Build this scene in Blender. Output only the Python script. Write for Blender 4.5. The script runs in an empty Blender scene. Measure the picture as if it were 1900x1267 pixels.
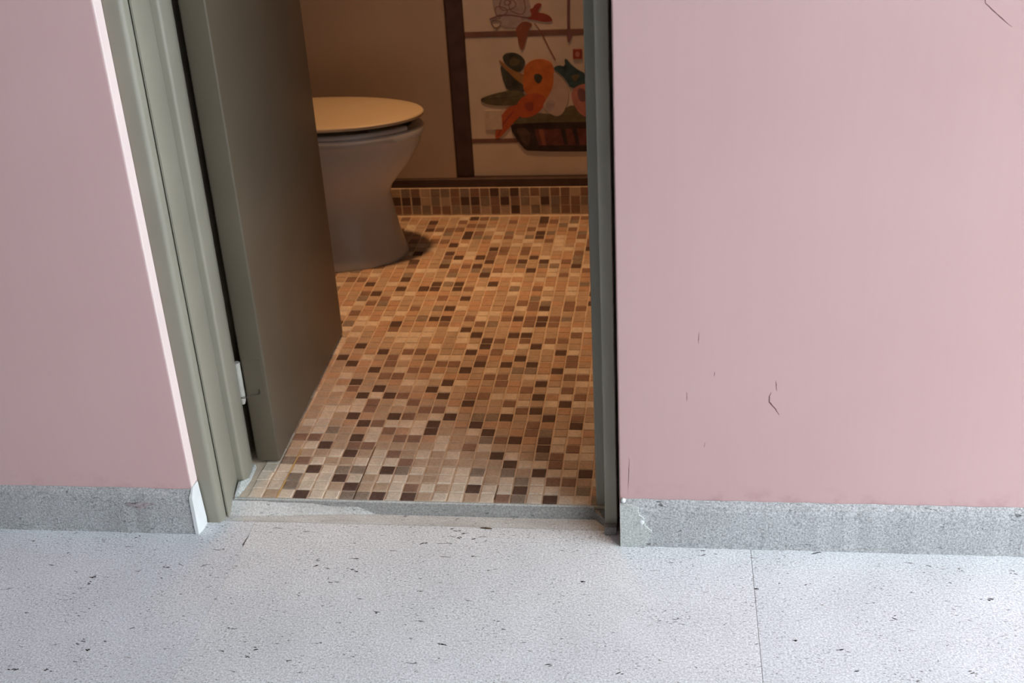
import bpy, bmesh, math, random
from mathutils import Vector, Matrix

scene = bpy.context.scene
COL = scene.collection
random.seed(7)

# ------------------------------------------------------------------ camera
cam_d = bpy.data.cameras.new('camera')
cam_d.lens = 42.556
cam_d.sensor_width = 36.0
cam_d.clip_start = 0.05
cam = bpy.data.objects.new('camera', cam_d)
COL.objects.link(cam)
RIGHT = Vector((0.9915104, 0.1185369, -0.0534427))
DOWN = Vector((0.0055725, -0.4493713, -0.8933277))
FWD = Vector((-0.1299079, 0.8854459, -0.4462169))
M3 = Matrix((RIGHT, -DOWN, -FWD)).transposed()
cam.matrix_world = Matrix.Translation((0.0778, -1.5682, 1.15)) @ M3.to_4x4()
cam_d.dof.use_dof = True
cam_d.dof.focus_distance = 1.75
cam_d.dof.aperture_fstop = 9.0
scene.camera = cam

# ------------------------------------------------------------------ sky, exposure
world = bpy.data.worlds.new('overcast_sky')
scene.world = world
world.use_nodes = True
bgn = world.node_tree.nodes['Background']
bgn.inputs['Color'].default_value = (0.86, 0.94, 1.0, 1)
bgn.inputs['Strength'].default_value = 3.05
vs = scene.view_settings
vs.view_transform = 'Standard'
vs.look = 'None'
vs.gamma = 1.0
vs.use_curve_mapping = False
vs.exposure = 1.1


# ------------------------------------------------------------------ node helpers
class NT:
    def __init__(self, name, rough=0.6, spec=0.3):
        self.m = bpy.data.materials.new(name)
        self.m.use_nodes = True
        self.t = self.m.node_tree
        self.b = self.t.nodes['Principled BSDF']
        self.b.inputs['Roughness'].default_value = rough
        self.b.inputs['Specular IOR Level'].default_value = spec
        self.tc = None

    def n(self, kind, **kw):
        nd = self.t.nodes.new(kind)
        for k, v in kw.items():
            setattr(nd, k, v)
        return nd

    def l(self, a, b):
        self.t.links.new(a, b)

    def coord(self, scale=(1, 1, 1), world_space=False, rot=(0, 0, 0)):
        if world_space:
            src = self.n('ShaderNodeNewGeometry').outputs['Position']
        else:
            src = self.n('ShaderNodeTexCoord').outputs['Object']
        mp = self.n('ShaderNodeMapping')
        mp.inputs['Scale'].default_value = scale
        mp.inputs['Rotation'].default_value = rot
        self.l(src, mp.inputs['Vector'])
        return mp.outputs['Vector']

    def noise(self, vec, scale, detail=3.0, rough=0.5, dist=0.0):
        nd = self.n('ShaderNodeTexNoise')
        nd.inputs['Scale'].default_value = scale
        nd.inputs['Detail'].default_value = detail
        nd.inputs['Roughness'].default_value = rough
        nd.inputs['Distortion'].default_value = dist
        self.l(vec, nd.inputs['Vector'])
        return nd.outputs['Fac']

    def ramp(self, fac, p0, p1, c0=(0, 0, 0, 1), c1=(1, 1, 1, 1)):
        nd = self.n('ShaderNodeValToRGB')
        e = nd.color_ramp.elements
        e[0].position, e[1].position = p0, p1
        e[0].color, e[1].color = c0, c1
        self.l(fac, nd.inputs['Fac'])
        return nd.outputs['Color']

    def mix(self, fac, a, b, mode='MIX'):
        nd = self.n('ShaderNodeMix', data_type='RGBA', blend_type=mode)
        for s, v in ((nd.inputs[0], fac), (nd.inputs[6], a), (nd.inputs[7], b)):
            if isinstance(v, (int, float)):
                s.default_value = v
            elif isinstance(v, tuple):
                s.default_value = v if len(v) == 4 else (*v, 1)
            else:
                self.l(v, s)
        return nd.outputs[2]

    def bump(self, h, strength, distance=0.001):
        nd = self.n('ShaderNodeBump')
        nd.inputs['Strength'].default_value = strength
        nd.inputs['Distance'].default_value = distance
        self.l(h, nd.inputs['Height'])
        prev = self.b.inputs['Normal'].links
        if prev:
            self.l(prev[0].from_socket, nd.inputs['Normal'])
        self.l(nd.outputs['Normal'], self.b.inputs['Normal'])

    def color(self, c):
        if isinstance(c, tuple):
            self.b.inputs['Base Color'].default_value = (*c[:3], 1)
        else:
            self.l(c, self.b.inputs['Base Color'])
        return self.m


def plain(name, c, rough=0.6, spec=0.3, var=0.12, scale=30, bump=0.0):
    k = NT(name, rough, spec)
    v = k.coord(world_space=True)
    f = k.noise(v, scale, 4)
    lo = tuple(x * (1 - var) for x in c)
    hi = tuple(min(1, x * (1 + var)) for x in c)
    k.color(k.ramp(f, 0.3, 0.7, (*lo, 1), (*hi, 1)))
    if bump:
        k.bump(k.noise(v, scale * 6, 3), bump, 0.001)
    return k.m


def concrete(name, base, pit=1.0, grain=1.0, stain=0.0):
    k = NT(name, 0.85, 0.15)
    v = k.coord(world_space=True)
    c = k.ramp(k.noise(v, 5, 5, 0.6), 0.3, 0.72, (*[x * 0.9 for x in base], 1), (*[min(1, x * 1.06) for x in base], 1))
    g = k.noise(v, 330, 3, 0.7)
    lo = 1 - 0.40 * grain
    hi = 1 + 0.25 * grain
    c = k.mix(1.0, c, k.ramp(g, 0.30, 0.70, (lo, lo, lo, 1), (hi, hi, hi, 1)), 'MULTIPLY')
    # fine, slightly elongated dark pores
    vp = k.coord((1.0, 1.9, 1.9), world_space=True, rot=(0, 0, 0.10))
    p1 = k.ramp(k.noise(vp, 170, 3, 0.55, 0.3), 0.60, 0.66)
    gate = k.ramp(k.noise(v, 14, 3, 0.6), 0.36, 0.60)
    p1 = k.mix(1.0, p1, gate, 'MULTIPLY')
    c = k.mix(k.mix(1.0, p1, (0.72 * pit,) * 3, 'MULTIPLY'), c, (0.09, 0.085, 0.08))
    # a few larger torn holes
    vq = k.coord((1.0, 2.6, 2.6), world_space=True, rot=(0, 0, 0.16))
    p2 = k.ramp(k.noise(vq, 42, 4, 0.65, 0.6), 0.655, 0.685)
    c = k.mix(k.mix(1.0, p2, (0.85 * pit,) * 3, 'MULTIPLY'), c, (0.035, 0.033, 0.03))
    if stain:
        s = k.ramp(k.noise(k.coord((1, 5, 1), world_space=True), 9, 4, 0.6), 0.42, 0.7)
        c = k.mix(k.mix(1.0, s, (stain,) * 3, 'MULTIPLY'), c, (0.30, 0.25, 0.19))
    k.color(c)
    k.bump(g, 0.55 * grain, 0.0012)
    k.bump(p1, -0.5, 0.0015)
    k.bump(p2, -0.7, 0.003)
    return k.m


def pink_paint(name):
    k = NT(name, 0.62, 0.25)
    v = k.coord(world_space=True)
    c = k.ramp(k.noise(v, 2.2, 3, 0.5), 0.3, 0.72, (0.615, 0.400, 0.392, 1), (0.645, 0.434, 0.426, 1))
    vs_ = k.coord((120, 120, 3.0), world_space=True)
    st = k.noise(vs_, 1.0, 3, 0.5)
    c = k.mix(1.0, c, k.ramp(st, 0.3, 0.7, (0.992, 0.99, 0.99, 1), (1.005, 1.005, 1.005, 1)), 'MULTIPLY')
    # scuffs near the foot of the wall, where splashes dry
    sp = k.n('ShaderNodeSeparateXYZ')
    k.l(v, sp.inputs[0])
    band = k.n('ShaderNodeMapRange')
    band.inputs[1].default_value = 0.08
    band.inputs[2].default_value = 0.115
    band.inputs[3].default_value = 1.0
    band.inputs[4].default_value = 0.0
    k.l(sp.outputs['Z'], band.inputs[0])
    sc = k.ramp(k.noise(v, 22, 4, 0.65), 0.50, 0.66)
    sc = k.mix(1.0, sc, band.outputs[0], 'MULTIPLY')
    c = k.mix(k.mix(1.0, sc, (0.6, 0.6, 0.6), 'MULTIPLY'), c, (0.47, 0.27, 0.27))
    k.color(c)
    k.bump(k.noise(v, 90, 3), 0.12, 0.0006)
    k.bump(st, 0.04, 0.0004)
    return k.m


MAT = {}
MAT['pink'] = pink_paint('pink_wall_paint')
MAT['slab_l'] = concrete('bluish_pitted_concrete', (0.790, 0.815, 0.855))
MAT['slab'] = concrete('pale_pitted_concrete', (0.825, 0.840, 0.862))  # own slab tone, lightened to paint in light missing at the centre
MAT['slab_r'] = concrete('light_blue_grey_concrete', (0.775, 0.796, 0.824))
MAT['sill'] = concrete('dusty_sill_concrete', (0.70, 0.70, 0.69), pit=0.7, grain=0.8, stain=0.38)
MAT['riser'] = concrete('grey_step_concrete', (0.36, 0.35, 0.335), pit=0.6, grain=1.0)
MAT['skirt'] = concrete('rough_skirting_concrete', (0.50, 0.505, 0.51), pit=0.8, grain=1.3)
MAT['mortar'] = plain('joint_mortar', (0.40, 0.385, 0.36), 0.9, 0.1, 0.2, 60, 0.3)
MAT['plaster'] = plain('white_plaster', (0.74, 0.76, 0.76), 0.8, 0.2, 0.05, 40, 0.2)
MAT['patch'] = concrete('pale_plaster_patch', (0.56, 0.58, 0.56), pit=0.6, grain=0.9)
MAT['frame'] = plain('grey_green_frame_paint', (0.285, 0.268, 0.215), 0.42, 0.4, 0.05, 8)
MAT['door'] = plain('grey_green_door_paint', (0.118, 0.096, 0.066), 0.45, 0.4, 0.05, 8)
MAT['hinge'] = plain('painted_hinge_steel', (0.42, 0.41, 0.37), 0.4, 0.5, 0.12, 60)
MAT['wire'] = plain('rusty_wire', (0.07, 0.05, 0.04), 0.6, 0.3, 0.2, 60)
MAT['crack'] = plain('dark_crack', (0.16, 0.085, 0.08), 0.9, 0.05, 0.2, 80)
MAT['grit'] = plain('dark_grit', (0.035, 0.032, 0.03), 0.9, 0.1, 0.3, 200)
MAT['twig'] = plain('brown_twig', (0.10, 0.055, 0.03), 0.8, 0.1, 0.3, 200)
MAT['porcelain'] = plain('white_porcelain', (0.48, 0.505, 0.515), 0.22, 0.5, 0.02, 6)
MAT['lid'] = plain('cream_plastic_lid', (0.46, 0.39, 0.28), 0.45, 0.35, 0.02, 6)
MAT['tan_wall'] = plain('tan_painted_board', (0.46, 0.37, 0.29), 0.55, 0.3, 0.06, 5)
MAT['brown'] = plain('dark_brown_wood', (0.075, 0.045, 0.040), 0.55, 0.3, 0.2, 25)
MAT['rail'] = plain('reddish_brown_rail', (0.20, 0.105, 0.08), 0.55, 0.3, 0.15, 25)
MAT['panel'] = plain('cream_mural_panel', (0.66, 0.57, 0.46), 0.5, 0.3, 0.08, 9)
MAT['ceil'] = plain('white_ceiling', (0.62, 0.62, 0.60), 0.8, 0.2, 0.04, 5)
MAT['porch_dark'] = plain('dark_blocker_wall', (0.10, 0.095, 0.09), 0.8, 0.2, 0.1, 6)
MAT['porch_ceil'] = plain('dark_blocker_ceiling', (0.22, 0.18, 0.15), 0.7, 0.2, 0.1, 6)
MAT['bath_wall'] = plain('beige_bathroom_wall', (0.42, 0.36, 0.28), 0.6, 0.3, 0.05, 5)
MAT['grout'] = plain('beige_grout', (0.68, 0.57, 0.45), 0.9, 0.1, 0.12, 60, 0.2)


def tile_mat(name, c, var=0.18):
    k = NT(name, 0.55, 0.3)
    v = k.coord(world_space=True)
    f = k.noise(v, 260, 4, 0.6)
    big = k.noise(v, 30, 2, 0.5)
    col = k.ramp(f, 0.3, 0.7, (*[x * (1 - var) for x in c], 1), (*[min(1, x * (1 + var * 0.6)) for x in c], 1))
    col = k.mix(1.0, col, k.ramp(big, 0.3, 0.7, (0.86, 0.86, 0.86, 1), (1.08, 1.06, 1.04, 1)), 'MULTIPLY')
    k.color(col)
    k.bump(f, 0.2, 0.0006)
    return k.m


TILE = {
    'L': tile_mat('sand_tile', (0.54, 0.425, 0.32)),
    'P': tile_mat('peach_tile', (0.56, 0.385, 0.27)),
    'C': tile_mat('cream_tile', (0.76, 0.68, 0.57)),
    'G': tile_mat('grey_brown_tile', (0.31, 0.26, 0.215), 0.28),
    'M': tile_mat('brown_tile', (0.30, 0.195, 0.148), 0.25),
    'D': tile_mat('dark_brown_tile', (0.125, 0.08, 0.066), 0.35),
}


# ------------------------------------------------------------------ mesh helpers
def mk(name, bm, mat, parent=None, smooth=False):
    bmesh.ops.recalc_face_normals(bm, faces=bm.faces)
    me = bpy.data.meshes.new(name)
    bm.to_mesh(me)
    bm.free()
    if isinstance(mat, list):
        for x in mat:
            me.materials.append(x)
    else:
        me.materials.append(mat)
    if smooth:
        for p in me.polygons:
            p.use_smooth = True
        try:
            me.set_sharp_from_angle(angle=math.radians(38))
        except Exception:
            pass
    o = bpy.data.objects.new(name, me)
    COL.objects.link(o)
    if parent is not None:
        o.parent = parent
        o.matrix_parent_inverse = parent.matrix_basis.inverted()
    return o


def empty(name, loc=(0, 0, 0)):
    o = bpy.data.objects.new(name, None)
    o.location = loc
    o.empty_display_size = 0.05
    COL.objects.link(o)
    return o


def tag(o, label=None, cat=None, group=None, kind=None):
    if label:
        o['label'] = label
    if cat:
        o['category'] = cat
    if group:
        o['group'] = group
    if kind:
        o['kind'] = kind
    return o


def add_box(bm, x0, x1, y0, y1, z0, z1, bev=0.0, seg=1):
    vs_ = [bm.verts.new((x, y, z)) for x in (x0, x1) for y in (y0, y1) for z in (z0, z1)]
    idx = [(0, 1, 3, 2), (4, 6, 7, 5), (0, 4, 5, 1), (2, 3, 7, 6), (0, 2, 6, 4), (1, 5, 7, 3)]
    fs = [bm.faces.new([vs_[i] for i in q]) for q in idx]
    if bev:
        es = list({e for f in fs for e in f.edges})
        bmesh.ops.bevel(bm, geom=es, offset=bev, segments=seg, affect='EDGES', profile=0.5)


def box(name, mat, parent, x0, x1, y0, y1, z0, z1, bev=0.0, seg=1, smooth=False):
    bm = bmesh.new()
    add_box(bm, x0, x1, y0, y1, z0, z1, bev, seg)
    return mk(name, bm, mat, parent, smooth)


def add_prism(bm, pts, f0, f1):
    """pts: list of 2-D points; f0/f1 map a 2-D point to the two end caps."""
    a = [bm.verts.new(f0(p)) for p in pts]
    b = [bm.verts.new(f1(p)) for p in pts]
    n = len(pts)
    bm.faces.new(a)
    bm.faces.new(list(reversed(b)))
    for i in range(n):
        j = (i + 1) % n
        bm.faces.new((a[i], b[i], b[j], a[j]))


def prism_z(name, pts, z0, z1, mat, parent=None, smooth=False):
    bm = bmesh.new()
    add_prism(bm, pts, lambda p: (p[0], p[1], z0), lambda p: (p[0], p[1], z1))
    return mk(name, bm, mat, parent, smooth)


def prism_x(name, pts, x0, x1, mat, parent=None, smooth=False):
    bm = bmesh.new()
    add_prism(bm, pts, lambda p: (x0, p[0], p[1]), lambda p: (x1, p[0], p[1]))
    return mk(name, bm, mat, parent, smooth)


def prism_y(name, pts, y0, y1, mat, parent=None, smooth=False):
    bm = bmesh.new()
    add_prism(bm, pts, lambda p: (p[0], y0, p[1]), lambda p: (p[0], y1, p[1]))
    return mk(name, bm, mat, parent, smooth)


def arc(cx, cy, r, a0, a1, n, ry=None):
    ry = r if ry is None else ry
    return [(cx + r * math.cos(math.radians(a0 + (a1 - a0) * i / n)), cy + ry * math.sin(math.radians(a0 + (a1 - a0) * i / n))) for i in range(n + 1)]


def tube(bm, pts, radii, seg=8):
    rings = []
    for i, p in enumerate(pts):
        p = Vector(p)
        a = Vector(pts[max(0, i - 1)])
        b = Vector(pts[min(len(pts) - 1, i + 1)])
        d = (b - a).normalized()
        u = d.cross(Vector((0, 0, 1)))
        if u.length < 1e-3:
            u = d.cross(Vector((1, 0, 0)))
        u.normalize()
        w = d.cross(u)
        r = radii[i] if isinstance(radii, (list, tuple)) else radii
        rings.append([bm.verts.new(p + (u * math.cos(t) + w * math.sin(t)) * r) for t in (2 * math.pi * k / seg for k in range(seg))])
    for r0, r1 in zip(rings, rings[1:]):
        for k in range(seg):
            bm.faces.new((r0[k], r0[(k + 1) % seg], r1[(k + 1) % seg], r1[k]))
    bm.faces.new(list(reversed(rings[0])))
    bm.faces.new(rings[-1])


def loft(bm, rings, cap=True):
    rv = [[bm.verts.new(p) for p in r] for r in rings]
    n = len(rv[0])
    for r0, r1 in zip(rv, rv[1:]):
        for k in range(n):
            bm.faces.new((r0[k], r0[(k + 1) % n], r1[(k + 1) % n], r1[k]))
    if cap:
        bm.faces.new(list(reversed(rv[0])))
        bm.faces.new(rv[-1])
    return rv


# ================================================================== SETTING
WALL_Y = 0.010          # front face of the pink walls
PX1 = 2.3
XL, XR = -0.695, 0.0    # door opening edges of the pink walls

# ---- porch floor: concrete slabs on a mortar bed
floor = tag(empty('floor'), 'pale pitted concrete floor in front of the doorway', None, None, 'structure')
box('mortar_bed', MAT['mortar'], floor, -2.4, 7.0, -6.0, 0.16, -0.06, -0.0009)
for x0, x1, mk_ in ((-2.4, -0.6092, 'slab_l'), (-0.6086, 0.2027, 'slab'), (0.2034, 7.0, 'slab_r')):
    box('concrete_slab', MAT[mk_], floor, x0, x1, -6.0, 0.0392, -0.0008, 0.0, 0.0002)
box('sill_slab', MAT['sill'], floor, -0.72, 0.02, 0.0400, 0.079, -0.0008, 0.0, 0.0002)


# ---- pink walls (rounded corners at the door opening)
def wall_plan(x_edge, x_far, r=0.003):
    s = 1 if x_far > x_edge else -1
    c = arc(x_edge + s * r, WALL_Y + r, r, 270, 180 if s > 0 else 360, 5)
    return c + [(x_edge, 0.16), (x_far, 0.16), (x_far, WALL_Y)]


wl = tag(prism_z('wall_left', wall_plan(XL, -2.2), 0.0, 2.55, MAT['pink']), 'pink painted wall to the left of the doorway', None, None, 'structure')
wr = tag(prism_z('wall_right', wall_plan(XR, PX1 + 0.4), 0.0, 2.55, MAT['pink']), 'pink painted wall with hairline cracks right of the doorway', None, None, 'structure')
for w in (wl, wr):
    for p in w.data.polygons:
        p.use_smooth = abs(p.normal.z) < 0.5
    w.data.set_sharp_from_angle(angle=math.radians(40))
tag(box('wall_header', MAT['pink'], None, XL + 0.0005, XR - 0.0005, WALL_Y, 0.16, 2.08, 2.55), 'pink wall above the door opening', None, None, 'structure')


# left reveal of the opening, side daylight painted in as paler pink
tag(prism_z('bright_reveal', [(XL - 0.001, WALL_Y + 0.0004), (XL + 0.0004, WALL_Y + 0.0008), (XL + 0.0010, WALL_Y + 0.0024), (XL + 0.0010, 0.0335), (XL - 0.001, 0.0335)], 0.0857, 2.08,
            plain('daylit_pink', (0.80, 0.655, 0.63), 0.7, 0.2, 0.03, 12), wl), 'left reveal with side daylight painted in')


# cracks: thin sunk ribbons on the right wall
def ribbon(name, pts, w, mat, parent, y=WALL_Y):
    bm = bmesh.new()
    n = len(pts)
    dense = []
    for i in range(n - 1):
        for k in range(5):
            t = k / 5
            dense.append((pts[i][0] * (1 - t) + pts[i + 1][0] * t + random.uniform(-.0004, .0004), pts[i][1] * (1 - t) + pts[i + 1][1] * t))
    dense.append(pts[-1])
    m = len(dense)
    la, lb = [], []
    for i, p in enumerate(dense):
        a = Vector(dense[max(0, i - 1)])
        b = Vector(dense[min(m - 1, i + 1)])
        d = (b - a).normalized()
        nrm = Vector((-d.y, d.x))
        t = i / (m - 1)
        ww = w * (0.25 + 0.75 * math.sin(math.pi * t)) * random.uniform(0.6, 1.1)
        la.append(Vector(p) + nrm * ww)
        lb.append(Vector(p) - nrm * ww)
    y0, y1 = y - 0.00025, y + 0.002
    va = [bm.verts.new((p.x, y0, p.y)) for p in la]
    vb = [bm.verts.new((p.x, y0, p.y)) for p in lb]
    vc = [bm.verts.new((p.x, y1, p.y)) for p in la]
    vd = [bm.verts.new((p.x, y1, p.y)) for p in lb]
    for i in range(m - 1):
        bm.faces.new((va[i], va[i + 1], vb[i + 1], vb[i]))
        bm.faces.new((va[i], vc[i], vc[i + 1], va[i + 1]))
        bm.faces.new((vb[i], vb[i + 1], vd[i + 1], vd[i]))
    return mk(name, bm, mat, parent)


for pts, w in (([(0.2302, 0.2932), (0.2317, 0.2762)], 0.0006),
               ([(0.2243, 0.2742), (0.2215, 0.2660), (0.2219, 0.2576), (0.2304, 0.2474), (0.2372, 0.2356)], 0.0010),
               ([(0.1182, 0.3712), (0.1177, 0.353)], 0.0004),
               ([(0.1019, 0.2736), (0.102, 0.2574)], 0.0004),
               ([(0.1301, 0.187), (0.1289, 0.1778)], 0.0004),
               ([(0.1418, 0.3075), (0.1414, 0.2989)], 0.0004),
               ([(0.0161, 0.1569), (0.0156, 0.13), (0.0137, 0.1012)], 0.0004),
               ([(0.4568, 0.8423), (0.4607, 0.8253), (0.48, 0.8083), (0.4956, 0.7953)], 0.0006)):
    ribbon('crack', pts, w, MAT['crack'], wr)

# ---- concrete skirtings
SK = [(WALL_Y - 0.0005, 0.0002), (-0.001, 0.0002), (0.0008, 0.066), (0.0026, 0.0745), (WALL_Y - 0.0005, 0.0825)]


def skirting(name, x0, x1, label):
    bm = bmesh.new()
    n = int(abs(x1 - x0) / 0.02)
    rings = []
    for i in range(n + 1):
        x = x0 + (x1 - x0) * i / n
        j = random.uniform(-0.0008, 0.0008)
        q = random.uniform(-0.0008, 0.0006)
        rings.append([(x, y + (q if 0 < k < 4 else 0), z + (j if k > 1 else 0)) for k, (y, z) in enumerate(SK)])
    loft(bm, rings)
    o = mk(name, bm, MAT['skirt'], None)
    return tag(o, label, None, None, 'structure')


bl = skirting('baseboard_left', -2.2, XL - 0.001, 'rough grey concrete skirting along the left pink wall')
br = skirting('baseboard_right', XR + 0.0015, 2.65, 'rough grey concrete skirting along the right pink wall')
# end of the left skirting, bright daylight painted in as white
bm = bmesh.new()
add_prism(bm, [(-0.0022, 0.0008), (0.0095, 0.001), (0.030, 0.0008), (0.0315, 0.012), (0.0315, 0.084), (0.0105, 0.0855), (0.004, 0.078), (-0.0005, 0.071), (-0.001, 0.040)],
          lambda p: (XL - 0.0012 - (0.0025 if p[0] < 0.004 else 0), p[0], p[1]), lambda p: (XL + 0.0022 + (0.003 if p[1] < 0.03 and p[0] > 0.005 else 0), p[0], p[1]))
tag(mk('bright_end_face', bm, MAT['plaster'], bl), 'end of the skirting with daylight painted in as white')
# pink paint smear on the left skirting
sm = [(-0.811, 0.0575), (-0.804, 0.0598), (-0.795, 0.0590), (-0.786, 0.0612), (-0.772, 0.0600), (-0.757, 0.0592), (-0.764, 0.0560), (-0.771, 0.0548), (-0.776, 0.0500), (-0.784, 0.0492), (-0.787, 0.0440), (-0.793, 0.0500), (-0.803, 0.0530)]
tag(prism_y('paint_smear', sm, -0.0014, 0.003, concrete('faded_pink_smear', (0.46, 0.40, 0.41), pit=0.8, grain=1.3), bl), 'pink paint smear')
# pale plaster repair at the start of the right skirting
pp = [(0.0013, 0.0005), (0.020, 0.0008), (0.039, 0.004), (0.047, 0.018), (0.0505, 0.030), (0.040, 0.040), (0.0375, 0.055), (0.0305, 0.060), (0.029, 0.0735), (0.0175, 0.0765), (0.0013, 0.0775)]
tag(prism_y('plaster_patch', pp, -0.0026, 0.004, MAT['patch'], br), 'pale plaster repair')
bm = bmesh.new()
bmesh.ops.create_icosphere(bm, subdivisions=2, radius=0.0045, matrix=Matrix.Translation((0.0062, 0.0045, 0.0825)) @ Matrix.Diagonal((0.9, 0.7, 1.0, 1)))
mk('plaster_blob', bm, MAT['plaster'], br, True)
bm = bmesh.new()
bmesh.ops.create_icosphere(bm, subdivisions=2, radius=0.006, matrix=Matrix.Translation((0.0345, -0.0016, 0.047)) @ Matrix.Diagonal((0.8, 0.35, 0.9, 1)))
mk('plaster_blob', bm, MAT['plaster'], br, True)

# ---- unseen roof and walls, added dark to block sky light (open towards the right)
# the porch opens to the sky at its right-hand end (x = PX1)
tag(box('ceiling', MAT['porch_ceil'], None, -2.2, 1.60, -3.0, 0.16, 2.5505, 2.65), 'unseen dark porch roof added to block sky light', None, None, 'structure')
tag(box('wall_blocker_end', MAT['porch_dark'], None, -2.35, -2.2005, -3.0, 0.16, 0.0, 2.55), 'unseen dark end wall added to cut sky light', None, None, 'structure')
tag(box('wall_blocker_back', MAT['porch_dark'], None, -2.2, PX1, -3.15, -3.0005, 0.0, 2.55), 'unseen dark wall added to block the frontal sky', None, None, 'structure')

# ---- threshold riser
th = prism_x('trim_2', [(0.0685, 0.0003), (0.0785, 0.0003), (0.0783, 0.0198), (0.0755, 0.0198), (0.0738, 0.0180)], -0.664, -0.0440, MAT['riser'])
tag(th, 'low grey concrete step edge below the mosaic tiles', None, None, 'structure')
prism_x('mortar_lip', [(0.0750, 0.0195), (0.0790, 0.0195), (0.0790, 0.0212), (0.0760, 0.0210)], -0.655, -0.0440, MAT['patch'], th)
# cement fillet that smooths the left end of the step
bm = bmesh.new()
loft(bm, [[(x, 0.0715 - d, 0.0004), (x, 0.0755, 0.0004), (x, 0.0755, 0.0192)] for x, d in ((-0.664, 0.020), (-0.60, 0.017), (-0.52, 0.010), (-0.44, 0.005), (-0.38, 0.001))])
tag(mk('cement_fillet', bm, MAT['sill'], th), 'cement fillet')

# ---- door frame
fr = tag(empty('trim_1', (-0.35, 0.1, 0)), 'grey-green painted door frame around the bathroom doorway', None, None, 'structure')
H = 2.04
# left: rounded outer casing, groove, flat jamb, moulded stop
cas = [(-0.6945, 0.060), (-0.6945, 0.0345), (-0.6930, 0.0335), (-0.6760, 0.0335)] + arc(-0.6735, 0.0420, 0.0085, 275, 350, 7) + [(-0.6640, 0.0472), (-0.6640, 0.060)]
o = prism_z('casing', cas, 0.0, H + 0.03, MAT['frame'], fr, True)
jam = [(-0.6925, 0.0605), (-0.6600, 0.0497), (-0.6585, 0.0505), (-0.6560, 0.112), (-0.6595, 0.117), (-0.6925, 0.117)]
jam = [(-0.6925, 0.0602), (-0.6622, 0.0602), (-0.6618, 0.0500), (-0.6590, 0.0500), (-0.6575, 0.055), (-0.6592, 0.110), (-0.6610, 0.1150), (-0.6925, 0.1150)]
prism_z('jamb', jam, 0.0, H, MAT['frame'], fr, True)
stp = [(-0.6925, 0.1155), (-0.6610, 0.1155), (-0.6535, 0.1160)] + arc(-0.6530, 0.1215, 0.0050, 280, 350, 5, 0.0055) + [(-0.6480, 0.150), (-0.6500, 0.166), (-0.6540, 0.172), (-0.6925, 0.172)]
prism_z('stop_moulding', stp, 0.021, H, MAT['frame'], fr, True)
box('jamb_lining', MAT['frame'], fr, -0.6925, -0.6640, 0.1725, 0.270, 0.0225, H)
# chipped mortar at the foot of the left jamb
bm = bmesh.new()
loft(bm, [[(-0.6560, 0.0800, 0.0200), (-0.6500, 0.0810, 0.0202), (-0.6545, 0.0830, 0.0230), (-0.6560, 0.0830, 0.0230)],
          [(-0.6565, 0.1000, 0.0208), (-0.6455, 0.1020, 0.0208), (-0.6500, 0.1050, 0.0360), (-0.6550, 0.1050, 0.0350)],
          [(-0.6560, 0.1300, 0.0208), (-0.6430, 0.1320, 0.0208), (-0.6460, 0.1320, 0.0250), (-0.6490, 0.1320, 0.0250)],
          [(-0.6560, 0.1720, 0.0208), (-0.6460, 0.1720, 0.0208), (-0.6480, 0.1720, 0.0280), (-0.6530, 0.1720, 0.0280)]])
tag(mk('mortar_chip', bm, MAT['patch'], fr), 'chipped pale mortar at the foot of the frame')
# right: front leaf and set-back stop
rj = [(-0.0250, 0.0397), (-0.0235, 0.0380), (-0.0065, 0.0380), (-0.0052, 0.0397), (-0.0052, 0.0815), (-0.0250, 0.0815)]
prism_z('jamb', rj, 0.0145, H, MAT['frame'], fr)
rs = [(-0.0415, 0.0850), (-0.0395, 0.0820), (-0.0040, 0.0820), (-0.0040, 0.172), (-0.0415, 0.172)]
prism_z('stop_moulding', rs, 0.0, H, MAT['frame'], fr)
bm = bmesh.new()
add_prism(bm, [(-0.0060, 0.0270), (-0.0255, 0.0270), (-0.0270, 0.050), (-0.0500, 0.0760), (-0.0440, 0.0815), (-0.0055, 0.0815)], lambda p: (p[0], p[1], 0.0004), lambda p: (p[0] * 0.92 - 0.001, p[1] * 0.97 + 0.002, 0.0140))
mk('foot_mortar', bm, MAT['riser'], fr)
box('head', MAT['frame'], fr, -0.692, -0.004, 0.036, 0.172, H + 0.0305, 2.0795)

# ---- door leaf, open inwards about 92 degrees
PIV = Vector((-0.6055, 0.184, 0))
dl = tag(empty('door_1', PIV), 'grey-green door leaf swung open into the bathroom', None, None, 'structure')
rot = Matrix.Translation(PIV) @ Matrix.Rotation(math.radians(1.6), 4, 'Z') @ Matrix.Translation(-PIV)


def dpart(name, bm, mat, smooth=False, parent=None):
    bm.transform(rot)
    return mk(name, bm, mat, parent if parent else dl, smooth)


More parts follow.
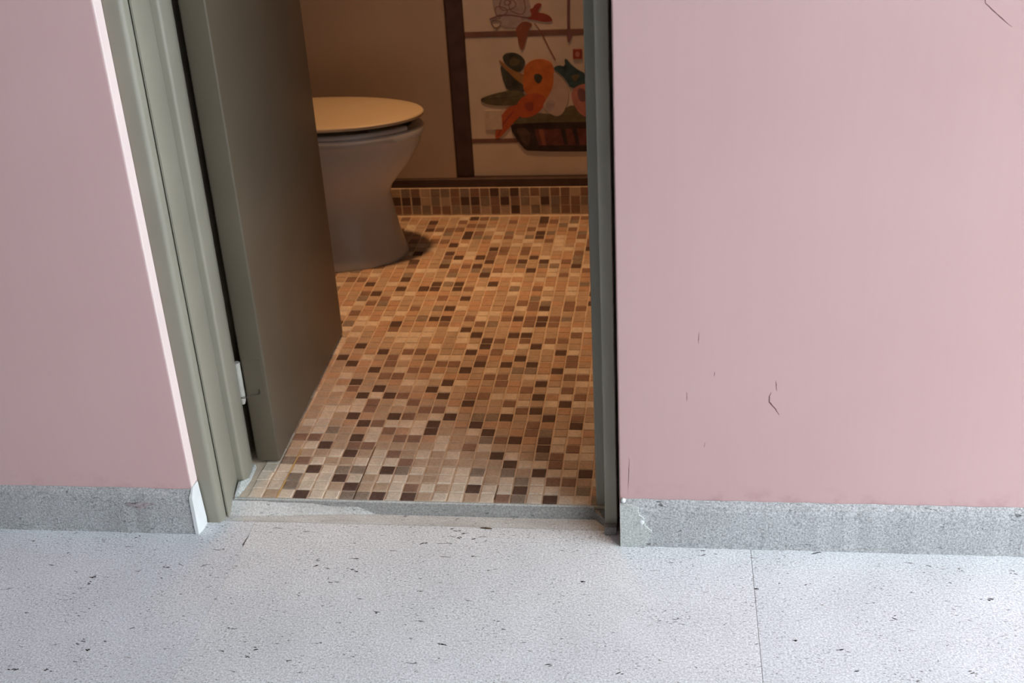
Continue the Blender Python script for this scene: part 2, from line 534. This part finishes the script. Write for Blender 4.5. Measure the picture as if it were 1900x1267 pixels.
bm = bmesh.new()
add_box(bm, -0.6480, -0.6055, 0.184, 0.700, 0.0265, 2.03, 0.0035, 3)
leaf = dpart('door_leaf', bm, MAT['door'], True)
bm = bmesh.new()   # lever handle near the far edge, on the room side
tube(bm, [(-0.6056, 0.655, 1.02), (-0.565, 0.655, 1.02), (-0.560, 0.645, 1.02), (-0.560, 0.540, 1.02)], [0.010, 0.009, 0.009, 0.008], 10)
dpart('handle', bm, MAT['hinge'], True)
for zb in (0.150, 1.00, 1.75):
    hg = bmesh.new()
    tube(hg, [(-0.6515, 0.1765, zb + 0.014), (-0.6515, 0.1765, zb + 0.078)], 0.0056, 12)
    h = mk('hinge', hg, MAT['hinge'], dl, True)
    b2 = bmesh.new()
    add_box(b2, -0.6440, -0.6120, 0.1826, 0.1838, zb + 0.006, zb + 0.080, 0.0004)
    mk('hinge_plate', b2, MAT['door'], h)
    b3 = bmesh.new()
    tube(b3, [(-0.6515, 0.1765, zb - 0.002), (-0.6515, 0.1765, zb + 0.004), (-0.6515, 0.1765, zb + 0.0128)], [0.003, 0.0050, 0.0055], 12)
    mk('hinge_pin', b3, MAT['hinge'], h, True)
    if zb < 0.5:
        b4 = bmesh.new()
        tube(b4, [(-0.6600, 0.1720, zb + 0.003), (-0.6595, 0.1700, zb + 0.0125), (-0.645, 0.1700, zb + 0.0125), (-0.6330, 0.1800, zb + 0.0135), (-0.6225, 0.1815, zb + 0.0135), (-0.6212, 0.1815, zb + 0.0160), (-0.6212, 0.1815, zb + 0.0230)],
             [0.0010, 0.0009, 0.0007, 0.0007, 0.0008, 0.0012, 0.0010], 6)
        mk('wire_hook', b4, MAT['wire'], h)

# ================================================================== BATHROOM
BX0, BX1, BY0, BY1 = -1.25, 0.36, 0.0785, 1.4200
tag(box('wall_bathroom_left', MAT['bath_wall'], None, -1.37, BX0, 0.1605, 1.60, 0.0, 2.45), 'beige bathroom wall behind the toilet tank', None, None, 'structure')
tag(box('wall_bathroom_right', MAT['bath_wall'], None, BX1, BX1 + 0.12, 0.1605, 1.60, 0.0, 2.45), 'beige right-hand bathroom wall', None, None, 'structure')
tag(box('ceiling_bathroom', MAT['ceil'], None, -1.37, BX1 + 0.12, 0.1605, 1.60, 2.4505, 2.54), 'bathroom ceiling', None, None, 'structure')
# filler board above head on the inside
P = 0.0265
X0 = -0.211
GAP = 0.0030
fl = tag(empty('floor_bathroom', (-0.35, 0.5, 0)), 'brown and beige mosaic tile floor inside the bathroom', None, None, 'structure')
box('grout_bed', MAT['grout'], fl, BX0, BX1, BY0, 1.5995, -0.05, 0.0197)

TD = [(-14, 21), (-12, 20), (-5, 20), (-15, 19), (-14, 18), (-12, 17), (-5, 17), (-13, 15), (-6, 15), (-11, 14), (-7, 14), (-12, 13), (-10, 13), (-6, 13), (-4, 12), (-12, 10), (-9, 10), (-5, 10), (-11, 9), (-6, 9), (-6, 8), (-5, 23), (-2, 23), (-1, 23), (-4, 22), (-4, 21), (0, 21), (2, 20), (-1, 19), (-4, 18), (-2, 18), (0, 18), (2, 17), (1, 15), (1, 13), (3, 12), (1, 11), (-1, 10), (2, 10), (-11, 7), (-13, 6), (-11, 5), (-13, 3), (-8, 3), (-11, 2), (-10, 1), (-13, 0), (-8, 0), (-6, 0), (-3, 9), (-2, 8), (0, 7), (2, 7), (2, 6), (-1, 5), (0, 4), (2, 3), (5, 3), (1, 1), (-2, 1), (3, 0), (4, 9)]
TM = [(-10, 20), (-9, 20), (-11, 19), (-8, 19), (-11, 18), (-7, 18), (-6, 18), (-9, 17), (-8, 17), (-11, 16), (-10, 16), (-13, 14), (-9, 13), (-11, 12), (-8, 12), (-11, 11), (-7, 11), (-6, 11), (-8, 10), (-10, 9), (-9, 8), (3, 23), (-3, 22), (1, 22), (2, 22), (-1, 22), (-3, 20), (3, 19), (-4, 19), (3, 18), (-3, 16), (-2, 16), (3, 16), (4, 16), (-2, 15), (0, 14), (3, 14), (-4, 13), (-3, 13), (4, 13), (-1, 12), (0, 11), (4, 10), (-15, 7), (-14, 7), (-11, 6), (-10, 6), (-8, 7), (-7, 7), (-8, 5), (-14, 4), (-7, 4), (-6, 1), (1, 8), (-1, 7), (4, 6), (3, 5), (3, 4), (3, 2), (4, 2), (0, 0), (-3, 6), (1, 9)]
TG = [(-1, 17), (0, 17), (-3, 10), (-2, 10), (-13, 8), (-15, 4), (-11, 3), (-10, 3), (-9, 0), (-10, 0), (-14, 1), (-14, 2), (-7, 3), (0, 3), (1, 0), (2, 8), (-2, 7), (1, 2), (2, 5), (5, 1), (-2, 3)]
TONE = {}
for k, lst in (('D', TD), ('M', TM), ('G', TG)):
    for q in lst:
        TONE[q] = k


def tone(i, j):
    if (i, j) in TONE:
        return TONE[(i, j)]
    r = random.random()
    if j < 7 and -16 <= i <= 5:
        return 'C' if r < 0.75 - j * 0.07 else 'L'  # front rows set paler: doorway daylight painted into the tile tones
    if j <= 23 and -16 <= i <= 5:
        return 'L' if r < 0.45 else ('P' if r < 0.72 else 'C')
    if r < 0.09:
        return 'D'
    if r < 0.21:
        return 'M'
    if r < 0.27:
        return 'G'
    return 'L' if r < 0.62 else ('P' if r < 0.88 else 'C')


def tile_geom(bm, cx, cy, z0, z1, h, dx=0.0, mi=0):
    b = 0.0014
    lo = [bm.verts.new((cx + sx * h, cy + sy * h, z0)) for sx, sy in ((-1, -1), (1, -1), (1, 1), (-1, 1))]
    hi = [bm.verts.new((cx + sx * (h - b), cy + sy * (h - b), z1)) for sx, sy in ((-1, -1), (1, -1), (1, 1), (-1, 1))]
    mid = [bm.verts.new((cx + sx * h, cy + sy * h, z1 - 0.0007)) for sx, sy in ((-1, -1), (1, -1), (1, 1), (-1, 1))]
    fs = [bm.faces.new(hi)]
    for a, c in ((lo, mid), (mid, hi)):
        for k in range(4):
            fs.append(bm.faces.new((a[k], a[(k + 1) % 4], c[(k + 1) % 4], c[k])))
    for f in fs:
        f.material_index = mi


TH = (P - GAP) / 2
TZ = 0.0215
tile_mesh = {}
for k, m in TILE.items():
    bm = bmesh.new()
    tile_geom(bm, 0, 0, -0.0020, 0.0, TH)
    bmesh.ops.recalc_face_normals(bm, faces=bm.faces)
    me = bpy.data.meshes.new('mosaic_tile')
    bm.to_mesh(me)
    bm.free()
    me.materials.append(m)
    tile_mesh[k] = me

cells = []
i0 = math.ceil((BX0 - X0) / P)
i1 = math.floor((BX1 - X0) / P)
nrow = int((BY1 - 0.0795) / P)
for j in range(nrow):
    for i in range(i0, i1):
        cx_, cy_ = X0 + (i + 0.5) * P, 0.0795 + (j + 0.5) * P
        if cy_ < 0.285 and (cx_ < -0.640 or cx_ > -0.030):
            continue
        cells.append((i, j, cx_, cy_))
near = [c for c in cells if -0.66 < c[2] < -0.035 and not (c[3] > 0.18 and c[2] < -0.600)]
near = near[:300]
near_set = {(c[0], c[1]) for c in near}
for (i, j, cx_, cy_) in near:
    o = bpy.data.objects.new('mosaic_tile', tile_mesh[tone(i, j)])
    o.location = (cx_ + random.uniform(-.0006, .0006), cy_ + random.uniform(-.0005, .0005), TZ + random.uniform(-.0003, .0002))
    o.rotation_euler = (random.uniform(-.012, .012), random.uniform(-.012, .012), random.uniform(-.02, .02))
    COL.objects.link(o)
    o.parent = fl
    o.matrix_parent_inverse = fl.matrix_basis.inverted()
KEYS = list(TILE)
bm = bmesh.new()
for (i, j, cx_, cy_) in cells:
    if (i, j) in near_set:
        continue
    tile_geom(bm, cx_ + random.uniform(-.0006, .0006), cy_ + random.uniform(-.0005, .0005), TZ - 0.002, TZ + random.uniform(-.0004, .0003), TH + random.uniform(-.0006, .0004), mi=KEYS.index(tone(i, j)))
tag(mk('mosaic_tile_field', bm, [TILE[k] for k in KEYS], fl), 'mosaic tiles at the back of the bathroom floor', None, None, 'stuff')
# dark worn joints between the front tiles
for xa, ya, xb, yb in ((-0.4495, 0.081, -0.4490, 0.250), (-0.2110, 0.090, -0.2085, 0.165)):
    bm = bmesh.new()
    add_prism(bm, [(xa - 0.0009, ya), (xa + 0.0009, ya), (xb + 0.0005, yb), (xb - 0.0005, yb)], lambda p: (p[0], p[1], 0.0190), lambda p: (p[0], p[1], 0.0203))
    mk('worn_joint', bm, MAT['wire'], fl)

bm = bmesh.new()
add_prism(bm, [(-0.5830, 0.0805), (-0.5810, 0.0805), (-0.5815, 0.235), (-0.5825, 0.235)], lambda p: (p[0], p[1], 0.0190), lambda p: (p[0], p[1], 0.0217))
tag(mk('yellowed_joint', bm, plain('yellowed_grout', (0.62, 0.42, 0.18), 0.8, 0.2, 0.1, 60), fl), 'yellowed grout line')

# ---- tiled kerb at the back
kb = tag(box('trim_3', MAT['grout'], None, BX0 + 0.0005, BX1 - 0.0005, 1.4205, 1.5990, 0.0200, 0.0945), 'mosaic tiled kerb along the back wall of the bathroom', None, None, 'structure')
bm = bmesh.new()
tb = bmesh.new()
for r in range(3):
    for i in range(i0, i1):
        if random.random() < 0.0:
            continue
        k = random.choice('DDMMGGGML')
        x = X0 + (i + 0.5) * P + random.uniform(-.0007, .0007)
        z = 0.0345 + r * 0.0245
        y1_ = 1.4195 + random.uniform(-.0005, .0005)
        h = 0.0108
        hi = [bm.verts.new((x + sx * h, y1_, z + sz * h)) for sx, sz in ((-1, -1), (1, -1), (1, 1), (-1, 1))]
        lo = [bm.verts.new((x + sx * (h + .0008), 1.4206, z + sz * (h + .0008))) for sx, sz in ((-1, -1), (1, -1), (1, 1), (-1, 1))]
        fs = [bm.faces.new(hi)] + [bm.faces.new((lo[q], lo[(q + 1) % 4], hi[(q + 1) % 4], hi[q])) for q in range(4)]
        for f in fs:
            f.material_index = KEYS.index(k)
tag(mk('kerb_tiles', bm, [TILE[k] for k in KEYS], kb), 'worn mosaic tiles on the kerb face', None, None, 'stuff')
tag(box('baseboard_back', MAT['brown'], None, BX0 + 0.001, BX1 - 0.001, 1.4270, 1.4690, 0.0950, 0.1185, 0.002), 'dark brown base rail on top of the tiled kerb', None, None, 'structure')
tag(box('wall_back', MAT['tan_wall'], None, BX0 + 0.001, -0.4830, 1.4300, 1.4690, 0.1190, 2.45, 0.0015), 'plain tan back wall behind the toilet', None, None, 'structure')
tag(box('trim_4', MAT['brown'], None, -0.4822, -0.4385, 1.4395, 1.4690, 0.1190, 2.45, 0.003, 2), 'dark brown post beside the painted flower panel', None, None, 'structure')
tag(box('wall_back_support', MAT['bath_wall'], None, BX0, BX1, 1.4695, 1.5990, 0.0950, 2.45), 'beige wall behind the panels', None, None, 'structure')

# ---- painted flower mural on cream panels
YM = 1.445
mu = tag(empty('flower_mural', (-0.05, YM, 0.119)), 'cream wall panels painted with orange flowers in a dark basket', 'mural')
for za, zb in ((0.1190, 0.2100), (0.2205, 0.4830), (0.4965, 0.8500), (0.8635, 1.20), (1.2135, 2.44)):
    box('panel', MAT['panel'], mu, -0.4380, BX1 - 0.002, YM, 1.4690, za, zb, 0.001)
for za, zb in ((0.2102, 0.2203), (0.4832, 0.4963), (0.8502, 0.8633), (1.2002, 1.2133)):
    box('rail', MAT['rail'], mu, -0.4380, BX1 - 0.002, YM - 0.0012, 1.4690, za, zb, 0.0005)

paint = {}


def pc(name, c, var=0.15):
    if name not in paint:
        paint[name] = plain('painted_' + name, c, 0.55, 0.25, var, 45)
    return paint[name]


def smooth_poly(pts, it=2):
    for _ in range(it):
        out = []
        for a, b in zip(pts, pts[1:] + pts[:1]):
            out.append((a[0] * .75 + b[0] * .25, a[1] * .75 + b[1] * .25))
            out.append((a[0] * .25 + b[0] * .75, a[1] * .25 + b[1] * .75))
        pts = out
    return pts


LAYER = [0]


def motif(name, pts, mat, it=2, lift=None):
    LAYER[0] += 1
    y = YM - 0.0014 - (LAYER[0] if lift is None else lift) * 0.00005
    return prism_y(name, smooth_poly(list(pts), it) if it else list(pts), y, YM - 0.0002, mat, mu)


def stroke(name, pts, w, mat):
    """painted line of constant width"""
    LAYER[0] += 1
    y = YM - 0.0014 - LAYER[0] * 0.00005
    L, R_ = [], []
    for i, p in enumerate(pts):
        a = Vector(pts[max(0, i - 1)])
        b = Vector(pts[min(len(pts) - 1, i + 1)])
        d = (b - a).normalized()
        n = Vector((-d.y, d.x)) * w
        L.append((p[0] + n.x, p[1] + n.y))
        R_.append((p[0] - n.x, p[1] - n.y))
    bm = bmesh.new()
    for i in range(len(pts) - 1):
        q = [L[i], L[i + 1], R_[i + 1], R_[i]]
        f = [bm.verts.new((a, y, b)) for a, b in q]
        g = [bm.verts.new((a, YM - 0.0002, b)) for a, b in q]
        bm.faces.new(f)
        for k in range(4):
            bm.faces.new((f[k], f[(k + 1) % 4], g[(k + 1) % 4], g[k]))
    return mk(name, bm, mat, mu)


def ell(cx, cz, rx, rz, n=16, rot_=0.0, wob=0.0):
    out = []
    for k in range(n):
        t = 2 * math.pi * k / n
        r = 1 + wob * math.sin(3 * t + cx * 70)
        x, z = rx * r * math.cos(t), rz * r * math.sin(t)
        out.append((cx + x * math.cos(rot_) - z * math.sin(rot_), cz + x * math.sin(rot_) + z * math.cos(rot_)))
    return out


lav = pc('lavender', (0.42, 0.345, 0.33))
pur = pc('mauve', (0.205, 0.105, 0.115))
red = pc('red', (0.30, 0.060, 0.040))
rbr = pc('brick', (0.27, 0.095, 0.055))
blk = pc('dark_green', (0.060, 0.062, 0.045), 0.4)
olv = pc('olive', (0.125, 0.110, 0.060), 0.3)
ora = pc('orange', (0.55, 0.165, 0.040), 0.15)
ord_ = pc('red_orange', (0.47, 0.105, 0.035), 0.15)
crm = pc('cream', (0.52, 0.42, 0.36), 0.08)
tea = pc('teal', (0.035, 0.075, 0.085), 0.5)
pnk = pc('pink', (0.46, 0.20, 0.165))
bsk = pc('basket_dark', (0.035, 0.022, 0.020), 0.4)
bsr = pc('basket_red', (0.130, 0.045, 0.040), 0.35)
och = pc('ochre', (0.36, 0.19, 0.07))
gry = pc('faint_print', (0.60, 0.512, 0.405), 0.12)

motif('lavender_bloom', [(-0.366, 0.60), (-0.2775, 0.60), (-0.2678, 0.5494), (-0.265, 0.5335), (-0.2867, 0.5295), (-0.2947, 0.5149), (-0.3024, 0.5045), (-0.3459, 0.5057), (-0.3442, 0.534), (-0.3585, 0.538)], lav, 1)
for c in ((-0.326, 0.563, 0.020, 0.016), (-0.343, 0.545, 0.015, 0.012), (-0.300, 0.560, 0.020, 0.024), (-0.356, 0.515, 0.012, 0.009), (-0.325, 0.566, 0.008, 0.006)):
    e = ell(*c, n=18, wob=0.12)
    stroke('bloom_outline', e + e[:1], 0.0010, pur)
stroke('stem', [(-0.372, 0.527), (-0.345, 0.536), (-0.315, 0.535), (-0.285, 0.529), (-0.262, 0.523)], 0.0016, pur)
motif('red_leaf', [(-0.2714, 0.5495), (-0.2642, 0.5493), (-0.2558, 0.5613), (-0.2422, 0.5626), (-0.2408, 0.5538), (-0.2557, 0.5403), (-0.229, 0.536), (-0.2152, 0.5232), (-0.2173, 0.5163), (-0.237, 0.5161), (-0.2655, 0.5229), (-0.2798, 0.5251), (-0.2651, 0.5317)], red)
motif('brown_petal', [(-0.306, 0.5063), (-0.2871, 0.5218), (-0.2624, 0.5122), (-0.2767, 0.4984), (-0.2822, 0.4753), (-0.2944, 0.4437), (-0.3028, 0.4615), (-0.3037, 0.4795), (-0.3084, 0.4939)], rbr)
stroke('stem', [(-0.2605, 0.5139), (-0.250, 0.499), (-0.2386, 0.4778), (-0.226, 0.449), (-0.2119, 0.4212)], 0.0011, rbr)
stroke('hanging_ribbon', [(-0.1743, 0.66), (-0.1743, 0.571), (-0.1762, 0.52), (-0.1768, 0.482)], 0.0034, pur)
motif('ribbon_tip', [(-0.1825, 0.488), (-0.1665, 0.486), (-0.1700, 0.474), (-0.1790, 0.4600)], pur, 1)
motif('bud', [(-0.3464, 0.4337), (-0.3349, 0.4424), (-0.3129, 0.443), (-0.2952, 0.4324), (-0.2868, 0.4176), (-0.293, 0.4031), (-0.3046, 0.3905), (-0.3225, 0.4002), (-0.3401, 0.4152)], blk)
motif('bud_highlight', ell(-0.316, 0.420, 0.013, 0.011, 12, 0.3, 0.15), olv)
motif('dark_leaf', [(-0.3530, 0.4147), (-0.3375, 0.3968), (-0.3091, 0.3759), (-0.2857, 0.3581), (-0.2903, 0.3403), (-0.3367, 0.3432), (-0.3487, 0.3786)], blk, 1)
motif('olive_leaf', [(-0.4117, 0.3258), (-0.3857, 0.3357), (-0.3404, 0.346), (-0.3032, 0.3471), (-0.2873, 0.3253), (-0.3125, 0.3089), (-0.3611, 0.3069), (-0.3982, 0.3133)], olv)
stroke('leaf_vein', [(-0.405, 0.325), (-0.36, 0.328), (-0.31, 0.331)], 0.0008, blk)
motif('foliage', [(-0.3379, 0.2542), (-0.3065, 0.2803), (-0.269, 0.2863), (-0.2208, 0.2834), (-0.1645, 0.3107), (-0.1061, 0.2915), (-0.0551, 0.2755), (-0.0334, 0.2487)], olv, 1)
motif('trumpet_stem', [(-0.3564, 0.4239), (-0.3507, 0.4245), (-0.3282, 0.4015), (-0.3191, 0.3984), (-0.2867, 0.3829), (-0.2877, 0.3551), (-0.3129, 0.3731), (-0.3338, 0.395)], och, 1)
motif('orange_flower', [(-0.2913, 0.406), (-0.276, 0.4203), (-0.2554, 0.4261), (-0.2317, 0.4219), (-0.2184, 0.4105), (-0.214, 0.383), (-0.219, 0.3516), (-0.2277, 0.3359), (-0.2432, 0.3166), (-0.2744, 0.3247), (-0.2942, 0.342), (-0.2972, 0.3589), (-0.2949, 0.3848)], ora)
motif('flower_centre', ell(-0.2575, 0.3766, 0.0105, 0.0130, 14, 0.2, 0.08), blk)
motif('orange_bloom', [(-0.3165, 0.3107), (-0.2987, 0.3311), (-0.2741, 0.3391), (-0.2463, 0.3357), (-0.2369, 0.3167), (-0.2593, 0.2868), (-0.2917, 0.2733), (-0.3178, 0.2812)], ord_)
motif('bloom_centre', ell(-0.283, 0.3044, 0.0115, 0.0125, 14, 0.0, 0.1), red)
motif('red_petal', [(-0.3776, 0.2192), (-0.3721, 0.2509), (-0.352, 0.2907), (-0.3277, 0.3083), (-0.303, 0.3105), (-0.3042, 0.2831), (-0.329, 0.2597), (-0.3621, 0.2239)], ord_)
stroke('petal_vein', [(-0.369, 0.228), (-0.352, 0.262), (-0.325, 0.292)], 0.0022, red)
motif('cream_petal', [(-0.2185, 0.397), (-0.199, 0.3772), (-0.183, 0.3575), (-0.1803, 0.3305), (-0.1925, 0.2912), (-0.2098, 0.2756), (-0.2301, 0.2834), (-0.2496, 0.3037), (-0.2427, 0.3167), (-0.225, 0.3425), (-0.2175, 0.3683)], crm)
motif('petal_shade', ell(-0.2300, 0.305, 0.012, 0.017, 12, -0.4), lav)
motif('teal_leaf', [(-0.2201, 0.4005), (-0.2051, 0.4085), (-0.1881, 0.4034), (-0.1891, 0.4292), (-0.1662, 0.4011), (-0.1332, 0.3829), (-0.1283, 0.3496), (-0.1742, 0.3467), (-0.189, 0.373), (-0.2031, 0.388)], tea, 1)
motif('leaf_highlight', ell(-0.163, 0.377, 0.010, 0.008, 10, 0.4, 0.2), olv)
motif('pink_flower', [(-0.1781, 0.3443), (-0.141, 0.364), (-0.1055, 0.3511), (-0.099, 0.3139), (-0.1212, 0.2727), (-0.1469, 0.2751), (-0.1685, 0.3011)], pnk)
motif('pink_flower_centre', ell(-0.1460, 0.3316, 0.0135, 0.0180, 14, 0.3, 0.1), pur)
motif('orange_flower', ell(-0.075, 0.372, 0.042, 0.046, 18, 0.2, 0.08), ora)
motif('flower_centre', ell(-0.073, 0.376, 0.011, 0.012, 12), blk)
motif('cream_petal', ell(-0.060, 0.305, 0.026, 0.042, 16, -0.5, 0.05), crm)
motif('olive_leaf', [(-0.045, 0.335), (0.005, 0.350), (0.055, 0.340), (0.008, 0.318), (-0.04, 0.312)], olv)
sq = [(-0.1675, 0.4472), (-0.1448, 0.4472), (-0.1448, 0.4232), (-0.1675, 0.4232)]
motif('seal', sq, red, 0)
motif('seal_centre', ell(-0.1560, 0.4350, 0.0060, 0.0070, 12), pnk)
motif('faint_print', [(-0.400, 0.296), (-0.356, 0.296), (-0.356, 0.246), (-0.400, 0.246)], gry, 0)
motif('basket', [(-0.3392, 0.2521), (-0.3171, 0.2621), (-0.0543, 0.2611), (-0.0304, 0.2497), (-0.0636, 0.1947), (-0.0786, 0.1824), (-0.2885, 0.1856), (-0.3053, 0.1946)], bsk, 1)
motif('basket_front', [(-0.2738, 0.2453), (-0.0776, 0.2438), (-0.1006, 0.2001), (-0.2633, 0.2016)], bsr, 0)
for xx in (-0.262, -0.205, -0.175):
    motif('basket_stave', [(xx, 0.2445), (xx + 0.012, 0.2445), (xx + 0.018, 0.2020), (xx + 0.008, 0.2020)], rbr if xx == -0.262 else bsk, 0)
motif('basket_weave', [(-0.325, 0.249), (-0.285, 0.2475), (-0.285, 0.200), (-0.300, 0.204)], pc('basket_weave', (0.085, 0.050, 0.042), 0.5), 1)

# ---- toilet (faces right, tank hidden behind the door)
TY = 1.155
TF = 0.0215
toi = tag(empty('toilet', (-0.72, TY, TF)), 'white porcelain toilet with closed cream lid on the mosaic floor', 'toilet')


def egg(xf, xb, hw, z, n=40, power=2.0, sharp=0.0):
    """outline with a rounded nose at xf (right) and a squarer back at xb"""
    xm = xb + (xf - xb) * 0.42
    out = []
    for k in range(n):
        t = 2 * math.pi * k / n
        c, s = math.cos(t), math.sin(t)
        if c >= 0:
            x = xm + (xf - xm) * c
            y = hw * s
        else:
            p = 0.62
            x = xm - (xm - xb) * (abs(c) ** p)
            y = hw * (1 if s >= 0 else -1) * (abs(s) ** 0.8)
        out.append((x, TY + y, z))
    return out


secs = [(-0.566, -0.93, 0.126, TF + 0.0002), (-0.566, -0.93, 0.126, 0.030), (-0.572, -0.93, 0.121, 0.045), (-0.583, -0.93, 0.112, 0.090), (-0.592, -0.93, 0.104, 0.140), (-0.598, -0.93, 0.102, 0.180),
        (-0.590, -0.93, 0.106, 0.203), (-0.566, -0.93, 0.115, 0.232), (-0.541, -0.935, 0.124, 0.260), (-0.522, -0.94, 0.131, 0.288), (-0.511, -0.94, 0.1345, 0.312), (-0.507, -0.94, 0.136, 0.326), (-0.502, -0.94, 0.1385, 0.330), (-0.501, -0.94, 0.139, 0.345), (-0.504, -0.94, 0.137, 0.350)]
bm = bmesh.new()
rings = loft(bm, [egg(*s) for s in secs], cap=False)
bm.faces.new(list(reversed(rings[0])))
# inner basin
inner = [(-0.530, -0.90, 0.112, 0.350), (-0.545, -0.89, 0.100, 0.330), (-0.60, -0.86, 0.075, 0.270), (-0.66, -0.80, 0.035, 0.220)]
prev = rings[-1]
for s in inner:
    r = [bm.verts.new(p) for p in egg(*s)]
    for k in range(40):
        bm.faces.new((prev[k], prev[(k + 1) % 40], r[(k + 1) % 40], r[k]))
    prev = r
bm.faces.new(prev)
mk('bowl', bm, MAT['porcelain'], toi, True)
# open-front seat ring
bm = bmesh.new()
N = 44
for z0, z1 in ((0.3515, 0.3615),):
    o_ = egg(-0.506, -0.915, 0.1375, 0, N)
    i_ = egg(-0.560, -0.86, 0.085, 0, N)
    ks = [k for k in range(N) if 2.2 <= k <= N - 2.2]
    ring = []
    for k in ks:
        a, b = o_[k], i_[k]
        ring.append([(a[0], a[1], z0), (a[0], a[1], z1 - 0.003), (a[0] * .95 + b[0] * .05, a[1] * .95 + b[1] * .05, z1), (b[0], b[1], z1 - 0.001), (b[0], b[1], z0)])
    loft(bm, ring)
mk('seat', bm, MAT['porcelain'], toi, True)
for (bx, by) in ((-0.62, TY - 0.100), (-0.62, TY + 0.100)):
    box('lid_buffer', MAT['brown'], toi, bx - 0.012, bx + 0.012, by - 0.006, by + 0.006, 0.3613, 0.3698, 0.001)
lid = [(-0.506, -0.915, 0.134, 0.3700), (-0.4995, -0.92, 0.1385, 0.3715), (-0.4985, -0.92, 0.139, 0.3775), (-0.5005, -0.92, 0.1375, 0.3800), (-0.506, -0.915, 0.134, 0.3813), (-0.56, -0.88, 0.10, 0.3823)]
bm = bmesh.new()
loft(bm, [egg(*s) for s in lid])
mk('lid', bm, MAT['lid'], toi, True)
bm = bmesh.new()
add_box(bm, -1.12, -0.945, TY - 0.19, TY + 0.19, 0.30, 0.70, 0.02, 3)
tk = mk('tank', bm, MAT['porcelain'], toi, True)
bm = bmesh.new()
add_box(bm, -1.13, -0.94, TY - 0.20, TY + 0.20, 0.7005, 0.735, 0.010, 2)
mk('tank_lid', bm, MAT['porcelain'], toi, True)
bm = bmesh.new()
tube(bm, [(-0.925, TY - 0.08, 0.371), (-0.925, TY + 0.08, 0.371)], 0.008, 10)
mk('lid_hinge', bm, MAT['porcelain'], toi, True)
bm = bmesh.new()
tube(bm, [(-1.035, TY, 0.7355), (-1.035, TY, 0.742)], 0.022, 20)
mk('flush_button', bm, MAT['hinge'], toi, True)

# ---- recessed-style ceiling downlight of the bathroom (gives the warm light)
LX, LY = -0.42, 0.94
cl = tag(empty('ceiling_lamp', (LX, LY, 2.45)), 'round warm ceiling downlight in the bathroom', 'lamp')
bm = bmesh.new()
rr = lambda r, z: [(LX + r * math.cos(2 * math.pi * k / 32), LY + r * math.sin(2 * math.pi * k / 32), z) for k in range(32)]
loft(bm, [rr(0.075, 2.4495), rr(0.080, 2.449), rr(0.110, 2.330), rr(0.107, 2.330), rr(0.077, 2.445), rr(0.02, 2.4455)])
mk('lamp_shade', bm, MAT['brown'], cl, True)
kd = NT('glowing_diffuser', 0.4)
kd.b.inputs['Base Color'].default_value = (0.9, 0.8, 0.65, 1)
kd.b.inputs['Emission Color'].default_value = (1.0, 0.50, 0.20, 1)
kd.b.inputs['Emission Strength'].default_value = 2.0
bm = bmesh.new()
loft(bm, [rr(0.070, 2.442), rr(0.070, 2.436), rr(0.06, 2.428), rr(0.03, 2.424)])
mk('diffuser', bm, kd.m, cl, True)
ld = bpy.data.lights.new('lamp_light', 'AREA')
ld.shape = 'DISK'
ld.size = 0.13
ld.color = (1.0, 0.50, 0.215)
ld.spread = math.radians(54)
ld.energy = 1.45
lo_ = bpy.data.objects.new('lamp_light', ld)
lo_.location = (0, 0, -0.030)
COL.objects.link(lo_)
lo_.parent = cl

# ---- small loose things on the porch floor
bm = bmesh.new()
tube(bm, [(-0.2275, 0.0360, 0.0014), (-0.218, 0.0352, 0.0018), (-0.2085, 0.0345, 0.0014)], [0.0008, 0.0014, 0.0007], 7)
tag(mk('twig', bm, MAT['twig'], None), 'short brown twig lying by the door sill', 'twig')
G = [(-0.268, 0.027), (-0.253, 0.02), (-0.259, 0.008), (-0.234, 0.007), (-0.31, -0.008), (-0.475, -0.076), (-0.475, -0.062), (-0.407, -0.086), (-0.441, -0.115), (-0.517, -0.288), (-0.51, -0.273), (-0.352, -0.181), (-0.247, -0.246), (0.13, -0.019), (0.207, -0.098), (0.313, -0.226), (0.323, -0.23), (0.253, -0.21), (0.329, -0.268), (0.525, -0.106), (0.538, -0.104), (0.588, -0.044), (-0.756, -0.287), (-0.74, -0.268), (-0.772, -0.27), (-0.711, -0.237), (-0.849, -0.334), (-0.801, -0.333), (-0.823, -0.12), (-0.824, -0.137), (-0.793, -0.010), (-0.565, -0.229), (-0.053, -0.095), (0.015, -0.292), (0.279, -0.085), (0.396, -0.156), (0.478, -0.259), (-0.085, -0.282)]
bm = bmesh.new()
for gx, gy in G:
    for q in range(random.choice((1, 2, 2, 3))):
        a = random.uniform(-0.5, 0.6)
        L = random.uniform(0.0018, 0.0048)
        W = random.uniform(0.0005, 0.0012)
        x, y = gx + random.gauss(0, .004) * (q > 0), gy + random.gauss(0, .003) * (q > 0)
        pts = []
        for k in range(7):
            t = 2 * math.pi * k / 7
            r = random.uniform(0.5, 1.2)
            u, w = L * r * math.cos(t), W * r * math.sin(t)
            pts.append((x + u * math.cos(a) - w * math.sin(a), y + u * math.sin(a) + w * math.cos(a)))
        add_prism(bm, pts, lambda p: (p[0], p[1], -0.0004), lambda p: (p[0], p[1], 0.0005))
tag(mk('dark_grit', bm, MAT['grit'], floor), 'dark grit and leaf crumbs on the concrete', None, None, 'stuff')
# opened stretch of the left slab joint
bm = bmesh.new()
add_prism(bm, [(-0.6092, -0.030), (-0.6084, -0.018), (-0.6080, -0.004), (-0.6083, 0.004), (-0.6090, -0.006), (-0.6100, -0.016), (-0.6102, -0.024)], lambda p: (p[0], p[1], -0.0010), lambda p: (p[0], p[1], 0.0003))
mk('open_joint', bm, MAT['grit'], floor)
